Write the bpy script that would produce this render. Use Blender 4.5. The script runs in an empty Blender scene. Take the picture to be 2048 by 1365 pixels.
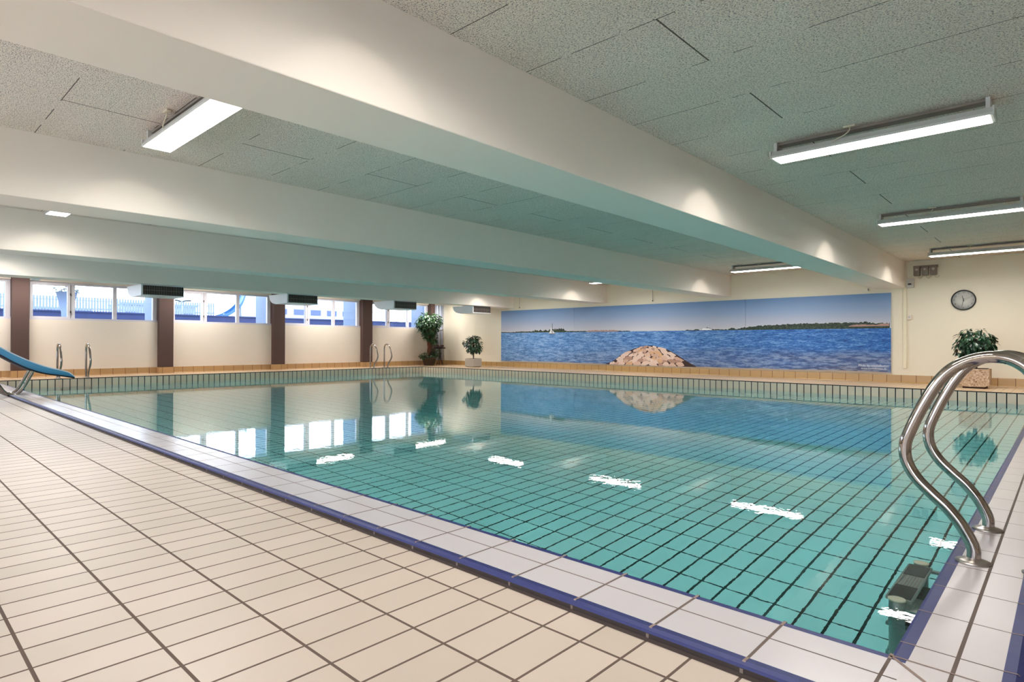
import bpy, bmesh, math, random
from mathutils import Vector, Matrix
random.seed(7)
PI = math.pi
SC = bpy.context.scene
COL = SC.collection

# ------------------------------------------------------------------ measured layout (metres)
CAM_Z = 0.7557; F_PX = 1204.79; YAW = 0.7484; PITCH = 0.0036; ROLL = 0.0027
WZ = -0.17                       # water level
PX0, PX1 = -15.235, -0.3225      # pool basin, inner faces
PY0, PY1 = 1.712, 12.236
XW, YW = -16.332, 13.937         # left wall, mural wall
XR, YB = 4.1, -3.2               # right wall and wall behind the camera
ZC, ZB = 2.378, 1.8655           # ceiling, underside of beams
DZ = -0.022                      # near deck is a touch lower than the coping
BEAMS = [(0.61, 1.09), (-2.883, -2.391), (-6.352, -5.891), (-9.847, -9.385), (-13.349, -12.874)]
WALLT = 0.12

# ------------------------------------------------------------------ materials
def lin(c):
    c = c / 255.0
    return c / 12.92 if c <= 0.04045 else ((c + 0.055) / 1.055) ** 2.4
def rgb(r, g, b): return (lin(r), lin(g), lin(b), 1.0)

class NT:
    def __init__(self, name):
        self.m = bpy.data.materials.new(name); self.m.use_nodes = True
        self.t = self.m.node_tree; self.n = self.t.nodes; self.l = self.t.links
        self.b = self.n['Principled BSDF']; self.out = self.n['Material Output']
    def node(self, kind, **kw):
        n = self.n.new(kind)
        for k, v in kw.items(): setattr(n, k, v)
        return n
    def put(self, sock, v):
        if hasattr(v, 'node'): self.l.new(v, sock)
        else: sock.default_value = v
    def math(self, op, a, b=None, c=None):
        n = self.node('ShaderNodeMath', operation=op)
        self.put(n.inputs[0], a)
        if b is not None: self.put(n.inputs[1], b)
        if c is not None: self.put(n.inputs[2], c)
        return n.outputs[0]
    def mix(self, f, a, b):
        n = self.node('ShaderNodeMix', data_type='RGBA')
        self.put(n.inputs[0], f); self.put(n.inputs[6], a); self.put(n.inputs[7], b)
        return n.outputs[2]
    def pos(self, obj=False):
        if obj:
            c = self.node('ShaderNodeTexCoord').outputs['Object']
        else:
            c = self.node('ShaderNodeNewGeometry').outputs['Position']
        s = self.node('ShaderNodeSeparateXYZ'); self.l.new(c, s.inputs[0])
        return c, s.outputs
    def noise(self, vec, scale, detail=2.0, rough=0.5, dims='3D'):
        n = self.node('ShaderNodeTexNoise'); n.noise_dimensions = dims
        self.l.new(vec, n.inputs['Vector']); n.inputs['Scale'].default_value = scale
        n.inputs['Detail'].default_value = detail; n.inputs['Roughness'].default_value = rough
        return n.outputs['Fac']
    def map(self, vec, sx, sy, sz):
        n = self.node('ShaderNodeMapping'); self.l.new(vec, n.inputs['Vector'])
        n.inputs['Scale'].default_value = (sx, sy, sz); return n.outputs[0]
    def line(self, c, phase, period, width):
        a = self.math('SUBTRACT', c, phase - period * 0.5)
        a = self.math('DIVIDE', a, period); a = self.math('FRACT', a)
        a = self.math('SUBTRACT', a, 0.5); a = self.math('ABSOLUTE', a)
        return self.math('LESS_THAN', a, width * 0.5 / period)
    def cell(self, c, phase, period):
        return self.math('FLOOR', self.math('DIVIDE', self.math('SUBTRACT', c, phase), period))
    def ramp(self, fac, stops):
        n = self.node('ShaderNodeValToRGB'); self.put(n.inputs[0], fac)
        e = n.color_ramp.elements
        while len(e) > 1: e.remove(e[0])
        e[0].position = stops[0][0]; e[0].color = stops[0][1]
        for p, c in stops[1:]:
            k = e.new(p); k.color = c
        return n.outputs[0]
    def bump(self, h, strength, dist):
        n = self.node('ShaderNodeBump'); self.put(n.inputs['Height'], h)
        n.inputs['Strength'].default_value = strength; n.inputs['Distance'].default_value = dist
        self.l.new(n.outputs[0], self.b.inputs['Normal']); return n.outputs[0]
    def set(self, color=None, rough=None, metal=None, spec=None):
        if color is not None: self.put(self.b.inputs['Base Color'], color)
        if rough is not None: self.put(self.b.inputs['Roughness'], rough)
        if metal is not None: self.put(self.b.inputs['Metallic'], metal)
        if spec is not None: self.put(self.b.inputs['Specular IOR Level'], spec)
        return self.m

def plain(name, c, rough=0.6, metal=0.0, var=0.06, scale=6.0, spec=None):
    t = NT(name); v, _ = t.pos(True)
    n = t.noise(v, scale, 3.0)
    dark = (c[0] * (1 - var), c[1] * (1 - var), c[2] * (1 - var), 1)
    lite = (min(1, c[0] * (1 + var)), min(1, c[1] * (1 + var)), min(1, c[2] * (1 + var)), 1)
    return t.set(t.mix(n, dark, lite), rough, metal, spec)

def tiles(name, tile, grout, u, v, gw, rough=0.3, var=0.06, tint=None, micro=0.0, gwv=None):
    """u, v = (axis, phase, period): grout lines at the given world positions"""
    t = NT(name); P, s = t.pos()
    def axis(a): return s[a]
    lu = t.line(axis(u[0]), u[1], u[2], gw) if u else 0.0
    lv = t.line(axis(v[0]), v[1], v[2], gwv or gw) if v else 0.0
    g = t.math('MAXIMUM', lu, lv)
    cu = t.cell(axis(u[0]), u[1], u[2]) if u else 0.0
    cv = t.cell(axis(v[0]), v[1], v[2]) if v else 0.0
    cb = t.node('ShaderNodeCombineXYZ'); t.put(cb.inputs[0], cu); t.put(cb.inputs[1], cv)
    w = t.node('ShaderNodeTexWhiteNoise'); w.noise_dimensions = '2D'; t.l.new(cb.outputs[0], w.inputs['Vector'])
    soft = t.noise(P, 5.0, 3.0)
    k = t.math('ADD', t.math('MULTIPLY', w.outputs['Value'], 0.6), t.math('MULTIPLY', soft, 0.4))
    lo = tuple(x * (1 - var) for x in tile[:3]) + (1,)
    hi = tint or tuple(min(1, x * (1 + var)) for x in tile[:3]) + (1,)
    c = t.mix(k, lo, hi)
    gn = t.noise(P, 9.0, 2.0)
    gc = t.mix(gn, tuple(x * 0.75 for x in grout[:3]) + (1,), tuple(min(1, x * 1.25) for x in grout[:3]) + (1,))
    t.set(t.mix(g, c, gc), t.math('ADD', t.math('MULTIPLY', g, 0.5), rough))
    h = t.math('SUBTRACT', 1.0, g)
    if micro:
        h = t.math('ADD', h, t.math('MULTIPLY', t.noise(P, 60.0, 2.0), micro))
    t.bump(h, 0.35, 0.002)
    return t.m

M = {}
M['wall'] = plain('cream_painted_wall', rgb(242, 230, 207), 0.65, var=0.02, scale=1.5)
M['wall_low'] = plain('pale_peach_painted_wall', rgb(242, 227, 211), 0.65, var=0.02, scale=1.5)
M['beam'] = plain('off_white_painted_beam', rgb(247, 238, 227), 0.6, var=0.015, scale=1.2)
M['white'] = plain('white_enamel', rgb(238, 238, 240), 0.35, var=0.02)
M['greywhite'] = plain('greyish_white_plastic', rgb(205, 203, 196), 0.45, var=0.03)
M['frame'] = plain('white_window_frame', rgb(222, 216, 222), 0.4, var=0.02)
M['brown'] = plain('brown_textured_render', rgb(88, 66, 60), 0.8, var=0.12, scale=90)
M['black'] = plain('black_plastic', rgb(20, 20, 22), 0.4)
M['darkgrey'] = plain('dark_grey_plastic', rgb(62, 60, 60), 0.5)
M['boxgrey'] = plain('grey_plastic_housing', rgb(140, 130, 120), 0.5)
M['cable'] = plain('cream_cable', rgb(215, 205, 180), 0.5)
M['steel'] = plain('polished_steel', rgb(176, 168, 162), 0.09, 1.0, var=0.03, scale=3)
M['dullsteel'] = plain('brushed_steel', rgb(170, 165, 160), 0.35, 1.0, var=0.08, scale=20)
M['slide'] = plain('blue_glassfibre', rgb(84, 158, 200), 0.4, var=0.06, scale=4)
M['slide_rim'] = plain('pale_blue_edge', rgb(205, 225, 240), 0.4)
M['slide_under'] = plain('navy_underside', rgb(12, 18, 40), 0.5)
M['navy'] = plain('navy_glazed_nosing', rgb(36, 44, 98), 0.5, var=0.2, scale=40)
M['gutter'] = plain('grey_brown_gutter', rgb(58, 46, 42), 0.6, var=0.15, scale=25)
M['darkjoint'] = plain('black_joint', rgb(26, 32, 34), 0.6)
M['grout'] = plain('brown_grey_grout', rgb(138, 120, 110), 0.8, var=0.1, scale=30)
M['treadgrey'] = plain('grey_green_tread', rgb(134, 142, 136), 0.4)
M['pipe'] = plain('silvery_painted_pipe', rgb(176, 180, 194), 0.35, var=0.04)
M['duct'] = plain('cream_duct', rgb(240, 228, 200), 0.5)
M['concrete'] = plain('pale_concrete', rgb(196, 184, 168), 0.85, var=0.15, scale=40)
M['soil'] = plain('dark_soil', rgb(52, 38, 28), 0.95, var=0.3, scale=60)
M['bark'] = plain('red_brown_bark', rgb(112, 66, 48), 0.85, var=0.3, scale=40)
M['bark2'] = plain('dark_brown_bark', rgb(64, 46, 36), 0.85, var=0.3, scale=40)
M['pot'] = plain('dark_brown_clay', rgb(74, 58, 44), 0.6, var=0.2, scale=14)
M['petal'] = plain('dark_red_leaf', rgb(92, 40, 44), 0.6, var=0.3, scale=30)

def leafmat(name, a, b):
    t = NT(name); info = t.node('ShaderNodeNewGeometry').outputs['Random Per Island']
    c = t.mix(info, a, b); t.set(c, 0.35)
    t.b.inputs['Specular IOR Level'].default_value = 0.6
    return t.m
M['leaf'] = leafmat('ficus_leaf', rgb(24, 58, 34), rgb(84, 128, 78))
M['leaf_dark'] = leafmat('dark_leaf', rgb(16, 40, 28), rgb(52, 92, 62))
M['ivy'] = leafmat('ivy_leaf', rgb(22, 50, 30), rgb(70, 112, 64))

def speckle(name, base, dark, lite):
    t = NT(name); v, _ = t.pos(True)
    n = t.node('ShaderNodeTexVoronoi'); t.l.new(v, n.inputs['Vector']); n.inputs['Scale'].default_value = 55
    s = t.node('ShaderNodeSeparateColor'); t.l.new(n.outputs['Color'], s.inputs[0])
    c = t.ramp(s.outputs[0], [(0.0, dark), (0.25, base), (0.7, base), (1.0, lite)])
    t.set(c, 0.85); t.bump(n.outputs['Distance'], 0.6, 0.004); return t.m
M['aggregate'] = speckle('exposed_aggregate', rgb(205, 172, 142), rgb(140, 104, 80), rgb(232, 212, 190))

M['deck'] = tiles('near_deck_tiles', rgb(186, 172, 156), rgb(92, 76, 66), (0, -1.19, 0.125), (1, 1.2746, 0.25), 0.0075, 0.42,
                  0.045, tint=rgb(196, 180, 166), gwv=0.0085)
M['rim_near'] = tiles('near_coping_tiles', rgb(190, 184, 185), rgb(96, 82, 74), (0, -0.3205, 0.25), (1, 1.5855, 5.0), 0.008, 0.25, 0.02, gwv=0.0055)
M['rim_right'] = tiles('right_coping_tiles', rgb(190, 182, 181), rgb(96, 82, 74), (0, -0.2, 5.0), (1, 1.797, 0.25), 0.009, 0.25, 0.02, gwv=0.005)
M['fardeck'] = tiles('far_deck_tiles', rgb(214, 186, 152), rgb(150, 116, 90), (0, -3.2, 0.125), (1, 12.236, 0.25), 0.005, 0.35, 0.04)
M['leftdeck'] = tiles('left_deck_tiles', rgb(216, 188, 158), rgb(150, 116, 90), (0, -15.235, 0.25), (1, 2.424, 0.125), 0.005, 0.35, 0.04)
M['skirt_far'] = tiles('far_skirting_tiles', rgb(192, 154, 100), rgb(100, 66, 34), (0, -3.2, 0.2475), None, 0.009, 0.3, 0.06)
M['skirt_left'] = tiles('left_skirting_tiles', rgb(196, 156, 108), rgb(110, 74, 44), (1, 2.45, 0.25), None, 0.009, 0.3, 0.06)
PT, PG = rgb(240, 243, 240), rgb(8, 20, 20)
M['poolfloor'] = tiles('pool_floor_tiles', PT, PG, (0, -0.69, 0.125), (1, 3.035, 0.25), 0.0130, 0.35, 0.02, gwv=0.0095)
M['poolfar'] = tiles('pool_far_wall_tiles', PT, PG, (0, -8.371, 0.125), (2, 0.0, 0.25), 0.011, 0.35, 0.03)
M['poolleft'] = tiles('pool_left_wall_tiles', PT, PG, (1, 2.424, 0.125), (2, 0.0, 0.25), 0.011, 0.35, 0.03)

M['bandfar'] = tiles('far_waterline_tiles', rgb(250, 218, 188), PG, (0, -8.371, 0.125), (2, -0.25, 5.0), 0.015, 0.35, 0.03)
M['bandleft'] = tiles('left_waterline_tiles', rgb(250, 222, 196), PG, (1, 2.424, 0.125), (2, -0.25, 5.0), 0.015, 0.35, 0.03)
# wood wool ceiling boards
def ceiling_mat():
    t = NT('wood_wool_ceiling'); P, s = t.pos()
    x, y = s[0], s[1]
    ly = t.line(y, 2.69, 0.598, 0.006)
    row = t.cell(y, 2.69, 0.598)
    par = t.math('FLOORED_MODULO', row, 2.0)
    lxa = t.line(x, -1.52, 2.4, 0.010); lxb = t.line(x, -0.15, 2.4, 0.010)
    lx = t.math('ADD', t.math('MULTIPLY', lxa, t.math('SUBTRACT', 1.0, par)), t.math('MULTIPLY', lxb, par))
    warp = t.noise(P, 3.0, 2.0)
    f1 = t.noise(t.map(P, 1.0, 1.0, 1.0), 215.0, 2.0, 0.6)
    f2 = t.noise(t.map(P, 0.6, 1.2, 1.0), 140.0, 2.0, 0.6)
    strand = t.math('MULTIPLY', t.math('ADD', f1, f2), 0.5)
    big = t.noise(t.map(P, 0.35, 1.6, 1.0), 1.6, 3.0)
    c = t.ramp(strand, [(0.0, rgb(60, 56, 52)), (0.38, rgb(96, 92, 88)), (0.45, rgb(196, 190, 184)), (0.49, rgb(252, 240, 226)), (1.0, rgb(255, 246, 234))])
    c2 = t.mix(t.math('MULTIPLY', big, 0.22), c, rgb(150, 144, 136))
    edge = t.math('MAXIMUM', t.math('MULTIPLY', ly, t.math('GREATER_THAN', warp, 0.47)), lx)
    c3 = t.mix(t.math('MULTIPLY', edge, 0.85), c2, rgb(58, 52, 46))
    t.set(c3, 0.95, spec=0.1); t.bump(strand, 0.7, 0.004)
    return t.m
M['ceiling'] = ceiling_mat()

def emis(name, c, k):
    t = NT(name); e = t.node('ShaderNodeEmission'); e.inputs[0].default_value = c; e.inputs[1].default_value = k
    t.l.new(e.outputs[0], t.out.inputs[0]); return t.m
LAMP_E = 9.0
M['diffuser'] = emis('lit_lamp_diffuser', (1.0, 0.97, 0.92, 1), LAMP_E)

def glass_pane():
    t = NT('window_glass'); t.n.remove(t.b)
    fr = t.node('ShaderNodeFresnel'); fr.inputs[0].default_value = 1.45
    a = t.node('ShaderNodeBsdfTransparent'); a.inputs[0].default_value = (0.93, 0.96, 1.0, 1)
    g = t.node('ShaderNodeBsdfGlossy'); g.inputs['Roughness'].default_value = 0.02
    mx = t.node('ShaderNodeMixShader'); t.l.new(fr.outputs[0], mx.inputs[0])
    t.l.new(a.outputs[0], mx.inputs[1]); t.l.new(g.outputs[0], mx.inputs[2])
    t.l.new(mx.outputs[0], t.out.inputs[0]); return t.m
M['glass'] = glass_pane()

def water_mat():
    t = NT('pool_water'); t.n.remove(t.b)
    P, s = t.pos()
    n1 = t.noise(P, 7.0, 2.0); n2 = t.noise(P, 26.0, 2.0)
    h = t.math('ADD', t.math('MULTIPLY', n1, 0.42), t.math('MULTIPLY', n2, 0.24))
    bp = t.node('ShaderNodeBump'); t.put(bp.inputs['Height'], h)
    bp.inputs['Strength'].default_value = 1.0; bp.inputs['Distance'].default_value = 0.0007
    g = t.node('ShaderNodeBsdfGlass'); g.inputs['IOR'].default_value = 1.333; g.inputs['Roughness'].default_value = 0.0
    g.inputs['Color'].default_value = (1, 1, 1, 1)
    t.l.new(bp.outputs[0], g.inputs['Normal']); t.l.new(g.outputs[0], t.out.inputs['Surface'])
    v = t.node('ShaderNodeVolumeAbsorption'); v.inputs['Color'].default_value = (0.0, 0.925, 0.965, 1); v.inputs['Density'].default_value = 0.44
    t.l.new(v.outputs[0], t.out.inputs['Volume'])
    return t.m
M['water'] = water_mat()

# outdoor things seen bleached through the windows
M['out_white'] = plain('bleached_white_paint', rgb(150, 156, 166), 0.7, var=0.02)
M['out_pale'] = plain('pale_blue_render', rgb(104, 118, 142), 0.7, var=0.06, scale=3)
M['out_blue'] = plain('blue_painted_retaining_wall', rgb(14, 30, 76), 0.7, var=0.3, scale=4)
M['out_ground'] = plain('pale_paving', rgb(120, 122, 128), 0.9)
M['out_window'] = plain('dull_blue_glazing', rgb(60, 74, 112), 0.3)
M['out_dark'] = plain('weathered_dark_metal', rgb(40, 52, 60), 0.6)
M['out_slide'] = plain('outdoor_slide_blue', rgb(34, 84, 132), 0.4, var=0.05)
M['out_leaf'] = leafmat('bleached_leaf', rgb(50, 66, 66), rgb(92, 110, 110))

# ------------------------------------------------------------------ mesh helpers
def B(): return bmesh.new()
def quad(bm, pts, mi=0):
    f = bm.faces.new([bm.verts.new(p) for p in pts]); f.material_index = mi; return f
def box(bm, x0, x1, y0, y1, z0, z1, mi=0, skip=()):
    v = [bm.verts.new(p) for p in ((x0,y0,z0),(x1,y0,z0),(x1,y1,z0),(x0,y1,z0),(x0,y0,z1),(x1,y0,z1),(x1,y1,z1),(x0,y1,z1))]
    F = {'b':(3,2,1,0),'t':(4,5,6,7),'f':(0,1,5,4),'r':(1,2,6,5),'k':(2,3,7,6),'l':(3,0,4,7)}
    for k, i in F.items():
        if k not in skip:
            f = bm.faces.new([v[j] for j in i]); f.material_index = mi
def bbox(bm, x0, x1, y0, y1, z0, z1, r, mi=0):
    """box with rounded edges"""
    t = bmesh.new(); box(t, x0, x1, y0, y1, z0, z1, mi)
    bmesh.ops.bevel(t, geom=t.edges[:], offset=r, segments=2, affect='EDGES', profile=0.5)
    merge(bm, t)
def merge(bm, t):
    m = bpy.data.meshes.new('tmp'); t.to_mesh(m); t.free(); bm.from_mesh(m); bpy.data.meshes.remove(m)
def prism(bm, poly, axis, a, b, mi=0):
    """extrude a closed 2D polygon along an axis: axis 'x': poly=(y,z); 'y': poly=(x,z); 'z': poly=(x,y)"""
    def P(p, c):
        return {'x': (c, p[0], p[1]), 'y': (p[0], c, p[1]), 'z': (p[0], p[1], c)}[axis]
    A = [bm.verts.new(P(p, a)) for p in poly]; C = [bm.verts.new(P(p, b)) for p in poly]
    n = len(poly); fs = [bm.faces.new(A), bm.faces.new(list(reversed(C)))]
    for i in range(n):
        fs.append(bm.faces.new([A[i], C[i], C[(i+1) % n], A[(i+1) % n]]))
    for f in fs: f.material_index = mi
    bmesh.ops.recalc_face_normals(bm, faces=fs)
def smoothpath(pts, sub=6):
    P = [Vector(p) for p in pts]; out = []
    for i in range(len(P) - 1):
        p0 = P[max(i-1, 0)]; p1 = P[i]; p2 = P[i+1]; p3 = P[min(i+2, len(P)-1)]
        for k in range(sub):
            t = k / sub
            out.append(0.5 * ((2*p1) + (p2-p0)*t + (2*p0-5*p1+4*p2-p3)*t*t + (3*p1-p0-3*p2+p3)*t*t*t))
    out.append(P[-1]); return out
def tube(bm, pts, r, n=14, mi=0, cap=True):
    P = [Vector(p) for p in pts]; rings = []
    T = [(P[min(i+1, len(P)-1)] - P[max(i-1, 0)]).normalized() for i in range(len(P))]
    up = Vector((0, 0, 1)) if abs(T[0].z) < 0.9 else Vector((1, 0, 0))
    nrm = T[0].cross(up).normalized()
    for i, p in enumerate(P):
        nrm = (nrm - T[i] * nrm.dot(T[i])).normalized(); bn = T[i].cross(nrm)
        rr = r[i] if isinstance(r, (list, tuple)) else r
        rings.append([bm.verts.new(p + (nrm*math.cos(2*PI*k/n) + bn*math.sin(2*PI*k/n)) * rr) for k in range(n)])
    for i in range(len(rings)-1):
        for k in range(n):
            f = bm.faces.new([rings[i][k], rings[i][(k+1)%n], rings[i+1][(k+1)%n], rings[i+1][k]]); f.smooth = True; f.material_index = mi
    if cap:
        bm.faces.new(list(reversed(rings[0]))).material_index = mi; bm.faces.new(rings[-1]).material_index = mi
def lathe(bm, prof, n=32, c=(0,0,0), mi=0, sx=1.0, sy=1.0, axis='z'):
    rings = []
    for r, z in prof:
        ring = []
        for k in range(n):
            a = 2*PI*k/n
            if axis == 'z': p = (c[0]+r*sx*math.cos(a), c[1]+r*sy*math.sin(a), c[2]+z)
            else: p = (c[0]+r*math.cos(a), c[1]+z, c[2]+r*math.sin(a))
            ring.append(bm.verts.new(p))
        rings.append(ring)
    for i in range(len(rings)-1):
        for k in range(n):
            f = bm.faces.new([rings[i][k], rings[i][(k+1)%n], rings[i+1][(k+1)%n], rings[i+1][k]]); f.smooth = True; f.material_index = mi
    for ring in (rings[0], rings[-1]):
        try: bm.faces.new(ring).material_index = mi
        except Exception: pass
    bmesh.ops.recalc_face_normals(bm, faces=bm.faces[:])

def obj(name, bm, mats, parent=None, loc=None, sharp=True):
    me = bpy.data.meshes.new(name); bm.to_mesh(me); bm.free()
    for m in (mats if isinstance(mats, (list, tuple)) else [mats]):
        me.materials.append(M[m] if isinstance(m, str) else m)
    o = bpy.data.objects.new(name, me); COL.objects.link(o)
    if parent: o.parent = parent
    if loc: o.location = loc
    return o
def thing(name, label, cat, loc=(0,0,0), rz=0.0, group=None):
    o = bpy.data.objects.new(name, None); COL.objects.link(o); o.empty_display_size = 0.1
    o.location = loc; o.rotation_euler = (0, 0, rz); tag(o, label, cat, group); return o
def tag(o, label, cat, group=None, kind=None):
    if label: o['label'] = label
    if cat: o['category'] = cat
    if group: o['group'] = group
    if kind: o['kind'] = kind
    return o
def struct(name, bm, mats, parent=None, label=None, cat=None):
    o = obj(name, bm, mats, parent)
    if not parent: o['kind'] = 'structure'
    if label: o['label'] = label
    if cat: o['category'] = cat
    return o
def dup(root, loc, rz=None, label=None, group=None):
    r = root.copy(); COL.objects.link(r); r.location = loc
    if rz is not None: r.rotation_euler = (0, 0, rz)
    if label: r['label'] = label
    if group: r['group'] = group
    for ch in list(root.children):
        c = ch.copy(); COL.objects.link(c); c.parent = r
        for g in list(ch.children):
            d = g.copy(); COL.objects.link(d); d.parent = c
    return r
def text_bm(bm, s, size, mat4, depth=0.0, mi=0, align='CENTER', bold=0.0):
    cu = bpy.data.curves.new('t', 'FONT'); cu.body = s; cu.size = size; cu.align_x = align; cu.align_y = 'CENTER'
    cu.extrude = depth; cu.offset = bold; cu.resolution_u = 3
    o = bpy.data.objects.new('t', cu); COL.objects.link(o)
    dg = bpy.context.evaluated_depsgraph_get(); dg.update()
    me = bpy.data.meshes.new_from_object(o.evaluated_get(dg))
    me.transform(mat4); t = bmesh.new(); t.from_mesh(me)
    for f in t.faces: f.material_index = mi
    bpy.data.objects.remove(o); bpy.data.curves.remove(cu); bpy.data.meshes.remove(me)
    merge(bm, t)

# ------------------------------------------------------------------ room shell
bm = B()   # deck with the pool opening: near, right, far, left strips
quad(bm, [(XW-.1, YB, DZ), (XR, YB, DZ), (XR, 1.42, DZ), (XW-.1, 1.42, DZ)], 0)
quad(bm, [(-0.062, 1.42, DZ), (XR, 1.42, DZ), (XR, PY1, DZ), (-0.062, PY1, DZ)], 0)
quad(bm, [(PX0-.0, PY1, 0), (XR, PY1, 0), (XR, YW, 0), (PX0, YW, 0)], 1)
quad(bm, [(XW-.1, 1.42, 0), (PX0, 1.42, 0), (PX0, YW, 0), (XW-.1, YW, 0)], 2)
quad(bm, [(XW-.1, 1.42, DZ), (PX0, 1.42, DZ), (PX0, 1.42, 0), (XW-.1, 1.42, 0)], 2)
quad(bm, [(-0.062, PY1, DZ), (XR, PY1, DZ), (XR, PY1, 0), (-0.062, PY1, 0)], 1)
quad(bm, [(XW-.1, YB, -2.0), (XR, YB, -2.0), (XR, YW, -2.0), (XW-.1, YW, -2.0)], 3)
struct('floor', bm, ['deck', 'fardeck', 'leftdeck', 'grout'])

bm = B()   # pool basin, inner faces only, floor at the measured depth
FD = WZ - 0.90
quad(bm, [(PX0, PY0, FD), (PX1, PY0, FD), (PX1, PY1, FD), (PX0, PY1, FD)], 0)
quad(bm, [(PX0, PY1, FD), (PX1, PY1, FD), (PX1, PY1, -.25), (PX0, PY1, -.25)], 1)
quad(bm, [(PX0, PY1, -.25), (PX1, PY1, -.25), (PX1, PY1, -.014), (PX0, PY1, -.014)], 3)
quad(bm, [(PX0, PY0, FD), (PX1, PY0, FD), (PX1, PY0, -.012), (PX0, PY0, -.012)], 1)
quad(bm, [(PX0, PY0, FD), (PX0, PY1, FD), (PX0, PY1, -.25), (PX0, PY0, -.25)], 2)
quad(bm, [(PX0, PY0, -.25), (PX0, PY1, -.25), (PX0, PY1, -.014), (PX0, PY0, -.014)], 4)
quad(bm, [(PX1, PY0, FD), (PX1, PY1, FD), (PX1, PY1, -.012), (PX1, PY0, -.012)], 2)
struct('pool_basin', bm, ['poolfloor', 'poolfar', 'poolleft', 'bandfar', 'bandleft'])
bm = B()   # black shadow joint under the far and left deck edges
box(bm, PX0-.02, PX1+.26, PY1-.001, PY1+.03, -.016, -.001)
box(bm, PX0-.03, PX0+.001, PY0, PY1+.03, -.016, -.001)
struct('trim_1', bm, ['darkjoint'])

def strip_profile(bm, prof, axis, a, b, mids):
    """open profile swept along an axis, faces coloured by mids"""
    for i in range(len(prof)-1):
        p, q_ = prof[i], prof[i+1]
        if axis == 'x': pts = [(a, p[0], p[1]), (b, p[0], p[1]), (b, q_[0], q_[1]), (a, q_[0], q_[1])]
        else: pts = [(p[0], a, p[1]), (p[0], b, p[1]), (q_[0], b, q_[1]), (q_[0], a, q_[1])]
        quad(bm, pts, mids[i])
bm = B()   # near coping: gutter face, navy lip, two rows of white tiles, navy nosing
prof = [(1.412, DZ-.002), (1.412, -.009), (1.417, -.003), (1.430, 0.0015), (1.452, 0.0), (1.681, 0.0), (1.702, .0002), (1.709, -.003), (1.7125, -.010), (1.7125, -.05)]
strip_profile(bm, prof, 'x', XW-.1+1.1, -0.2885, [2, 1, 1, 1, 0, 1, 1, 1, 1])
quad(bm, [(XW+1, 1.393, DZ+.0008), (-.2885, 1.393, DZ+.0008), (-.2885, 1.4125, DZ+.0008), (XW+1, 1.4125, DZ+.0008)], 2)
x = -0.3205
while x > -15.2:                                  # pale joints across both navy strips
    quad(bm, [(x-.004, 1.4115, DZ), (x+.004, 1.4115, DZ), (x+.004, 1.4115, -.011), (x-.004, 1.4115, -.011)], 3)
    quad(bm, [(x-.004, 1.4115, -.011), (x+.004, 1.4115, -.011), (x+.004, 1.429, .0025), (x-.004, 1.429, .0025)], 3)
    quad(bm, [(x-.004, 1.429, .0025), (x+.004, 1.429, .0025), (x+.004, 1.453, .0007), (x-.004, 1.453, .0007)], 3)
    quad(bm, [(x-.004, 1.680, .0008), (x+.004, 1.680, .0008), (x+.004, 1.7100, .0008), (x-.004, 1.7100, .0008)], 3)
    quad(bm, [(x-.004, 1.7100, .0008), (x+.004, 1.7100, .0008), (x+.004, 1.7135, -.010), (x-.004, 1.7135, -.010)], 3)
    x -= 0.25
struct('pool_coping_near', bm, ['rim_near', 'navy', 'gutter', 'grout'])
bm = B()   # right coping
prof = [(-0.3235, -.05), (-0.3235, -.010), (-0.3200, -.003), (-0.3130, .0002), (-0.2865, 0.0), (-0.115, 0.0), (-0.092, .0015), (-0.078, -.004), (-0.070, -.014), (-0.068, DZ-.002)]
strip_profile(bm, prof, 'y', 1.700, PY1+.002, [1, 1, 1, 1, 0, 1, 1, 1, 1])
strip_profile(bm, [(-0.2885, 0.0), (-0.115, 0.0), (-0.092, .0015), (-0.078, -.004), (-0.070, -.014), (-0.068, DZ-.002)], 'y', 1.412, 1.700, [0, 1, 1, 1, 1])
quad(bm, [(-.2885, 1.412, DZ), (-.068, 1.412, DZ), (-.068, 1.412, 0.0), (-.2885, 1.412, 0.0)], 2)
y = 1.797
while y < PY1:
    quad(bm, [(-.3200, y-.0025, .0007), (-.2860, y-.0025, .0007), (-.2860, y+.0025, .0007), (-.3200, y+.0025, .0007)], 3)
    quad(bm, [(-.1155, y-.0025, .0007), (-.090, y-.0025, .0022), (-.090, y+.0025, .0022), (-.1155, y+.0025, .0007)], 3)
    quad(bm, [(-.090, y-.0025, .0022), (-.069, y-.0025, -.013), (-.069, y+.0025, -.013), (-.090, y+.0025, .0022)], 3)
    y += 0.25
d = 0.003                                          # mitre joint across the corner tile and its edge joint
quad(bm, [(-.3225-d, 1.700-d, .0008), (-.3225+d, 1.700+d, .0008), (-.115+d, 1.4925+d, .0008), (-.115-d, 1.4925-d, .0008)], 3)
quad(bm, [(-.3225, 1.698, .0009), (-.115, 1.698, .0009), (-.115, 1.703, .0009), (-.3225, 1.703, .0009)], 3)
struct('pool_coping_right', bm, ['rim_right', 'navy', 'gutter', 'grout'])

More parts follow.
